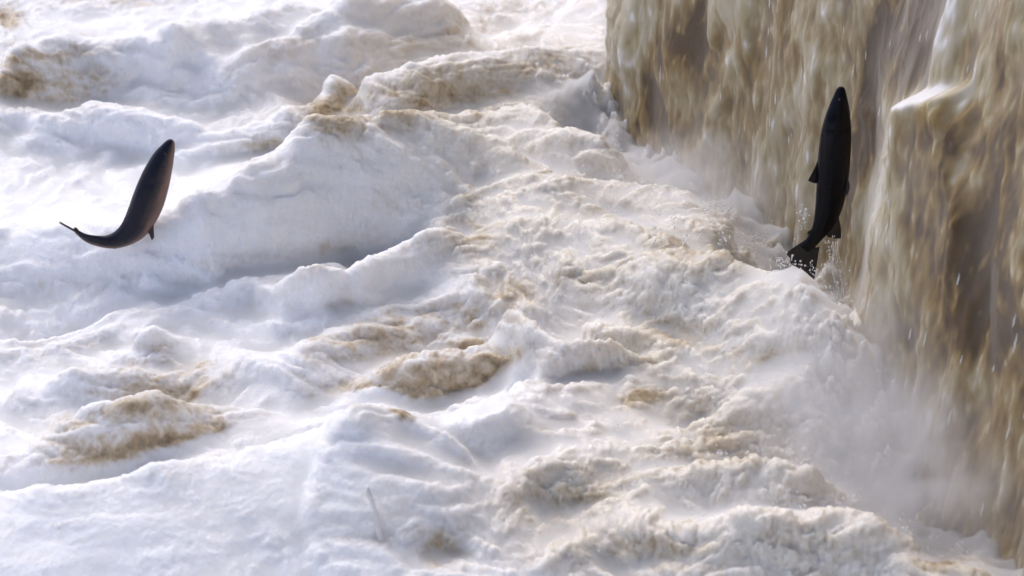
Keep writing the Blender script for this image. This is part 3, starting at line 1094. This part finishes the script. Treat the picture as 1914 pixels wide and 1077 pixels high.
# right fish: climbing the fall, nearly straight, tail fanned
Y2 = -0.45
K2 = 9.05 * PX
CT2 = [(1572, 163, 4.5), (1571.5, 168, 8.5), (1570, 180, 12.5), (1568, 198, 18.5), (1565, 222, 24.5), (1562, 252, 29), (1559, 290, 31), (1556, 330, 30.5), (1552, 368, 28.5), (1546, 398, 25), (1536, 424, 19), (1523, 444, 14), (1512, 458, 12), (1504, 466, 12.5)]
m2 = len(CT2) - 1
spine2 = [on_y(a, b, Y2) for a, b, d in CT2]
r2 = root_at("salmon", on_y(1525, 460, Y2), "black salmon climbing straight up the brown waterfall with its tail fanned")
WR2 = [.85, .8, .78, .76, .75, .74, .72, .70, .68, .64, .60, .55, .48, .30]
f2 = Fish(r2, spine2, (-RT * 0.97 - FW * 0.22), [(i / m2, c[2] * K2) for i, c in enumerate(CT2)], [(i / m2, c[2] * K2 * q) for i, (c, q) in enumerate(zip(CT2, WR2))], M_F2, M_FIN2, M_EYE)
px_fin(f2, "dorsal_fin", [(1530, 296, 1525, 308, Y2), (1530, 308, 1517, 325, Y2 - .01), (1529, 320, 1510, 338, Y2 - .015), (1529, 332, 1519, 342, Y2 - .01), (1529, 340, 1525, 343, Y2)], Y2)
f2.median_fin("adipose_fin", .80, .84, 1, .012, .008, .010)
px_fin(f2, "anal_fin", [(1566, 396, 1572, 428, Y2), (1562, 408, 1572, 446, Y2), (1555, 420, 1561, 446, Y2), (1545, 432, 1546, 443, Y2)], Y2)
px_fin(f2, "pelvic_fin", [(1582, 326, 1588, 345, Y2 - .02), (1581, 338, 1588, 354, Y2 - .02), (1579, 348, 1583, 367, Y2 - .02)], Y2 - .01)
px_fin(f2, "pelvic_fin", [(1580, 328, 1585, 349, Y2 + .03), (1579, 340, 1585, 358, Y2 + .03), (1577, 350, 1580, 366, Y2 + .03)], Y2 + .02)
for s in (1, -1):
    f2.paired_fin("pectoral_fin", .36, .050, .020, (1.0, -.10, .06), s, -.55)
f2.eyes(.17, .25, .005)
rowsf = []
for bx, by, tx_, ty_ in ((1499, 459, 1468, 473), (1502, 464, 1476, 482), (1506, 467, 1478, 493), (1510, 470, 1491, 501), (1515, 473, 1502, 508), (1520, 474, 1512, 515), (1525, 472, 1522, 523)):
    rowsf.append((on_y(bx + 7, by - 11, Y2 + .002), on_y(tx_, ty_, Y2 + .01)))
f2.fin("tail_fin", rowsf, .0026, 11)

# drops flying off the right fish
dm = Mesh()
for px, py in [(1453, 486), (1457, 483), (1497, 395), (1503, 408), (1492, 414), (1507, 392), (1499, 402), (1552, 470), (1556, 485), (1558, 500), (1562, 492), (1560, 515), (1566, 530), (1553, 540), (1520, 545), (1571, 508), (1574, 545), (1549, 455), (1590, 505), (1583, 530)]:
    dm.drop(on_y(px + rnd(-2, 2), py + rnd(-2, 2), Y2 + rnd(-.02, .03)), rnd(.0018, .0042), (rnd(.8, 1.3), 1, rnd(.9, 1.6)))
for k_ in range(110):
    u = rnd(0, 1)
    px, py = 1552 + 24 * u + random.gauss(0, 7), 445 + 150 * u + random.gauss(0, 10)
    dm.drop(on_y(px, py, Y2 + rnd(-.03, .05)), rnd(.0010, .0034), (rnd(.7, 1.3), 1, rnd(.9, 2.2)))
for k_ in range(30):
    px, py = random.gauss(1470, 14), random.gauss(492, 8)
    dm.drop(on_y(px, py, Y2 - .03 + rnd(-.03, .03)), rnd(.0010, .0040), (rnd(.7, 1.3), 1, rnd(.8, 1.6)))
for k_ in range(26):
    px, py = random.gauss(1502, 7), rnd(380, 430)
    dm.drop(on_y(px, py, Y2 + rnd(-.02, .02)), rnd(.0009, .0024), (rnd(.7, 1.3), 1, rnd(.9, 1.8)))
for x0 in (1553, 1561, 1568):
    q = [on_y(x0 + 4 * math.sin(i * .9 + x0) + i * 1.6, 452 + i * 13, Y2 + .02) for i in range(9)]
    dm.tube(q, [rnd(.0010, .0030) for _ in q], 6)
drops = link("droplet_spray", dm.v, dm.f, M_SPRAY)
drops["kind"] = "stuff"
drops["label"] = "water drops shaken off the tail of the black salmon"
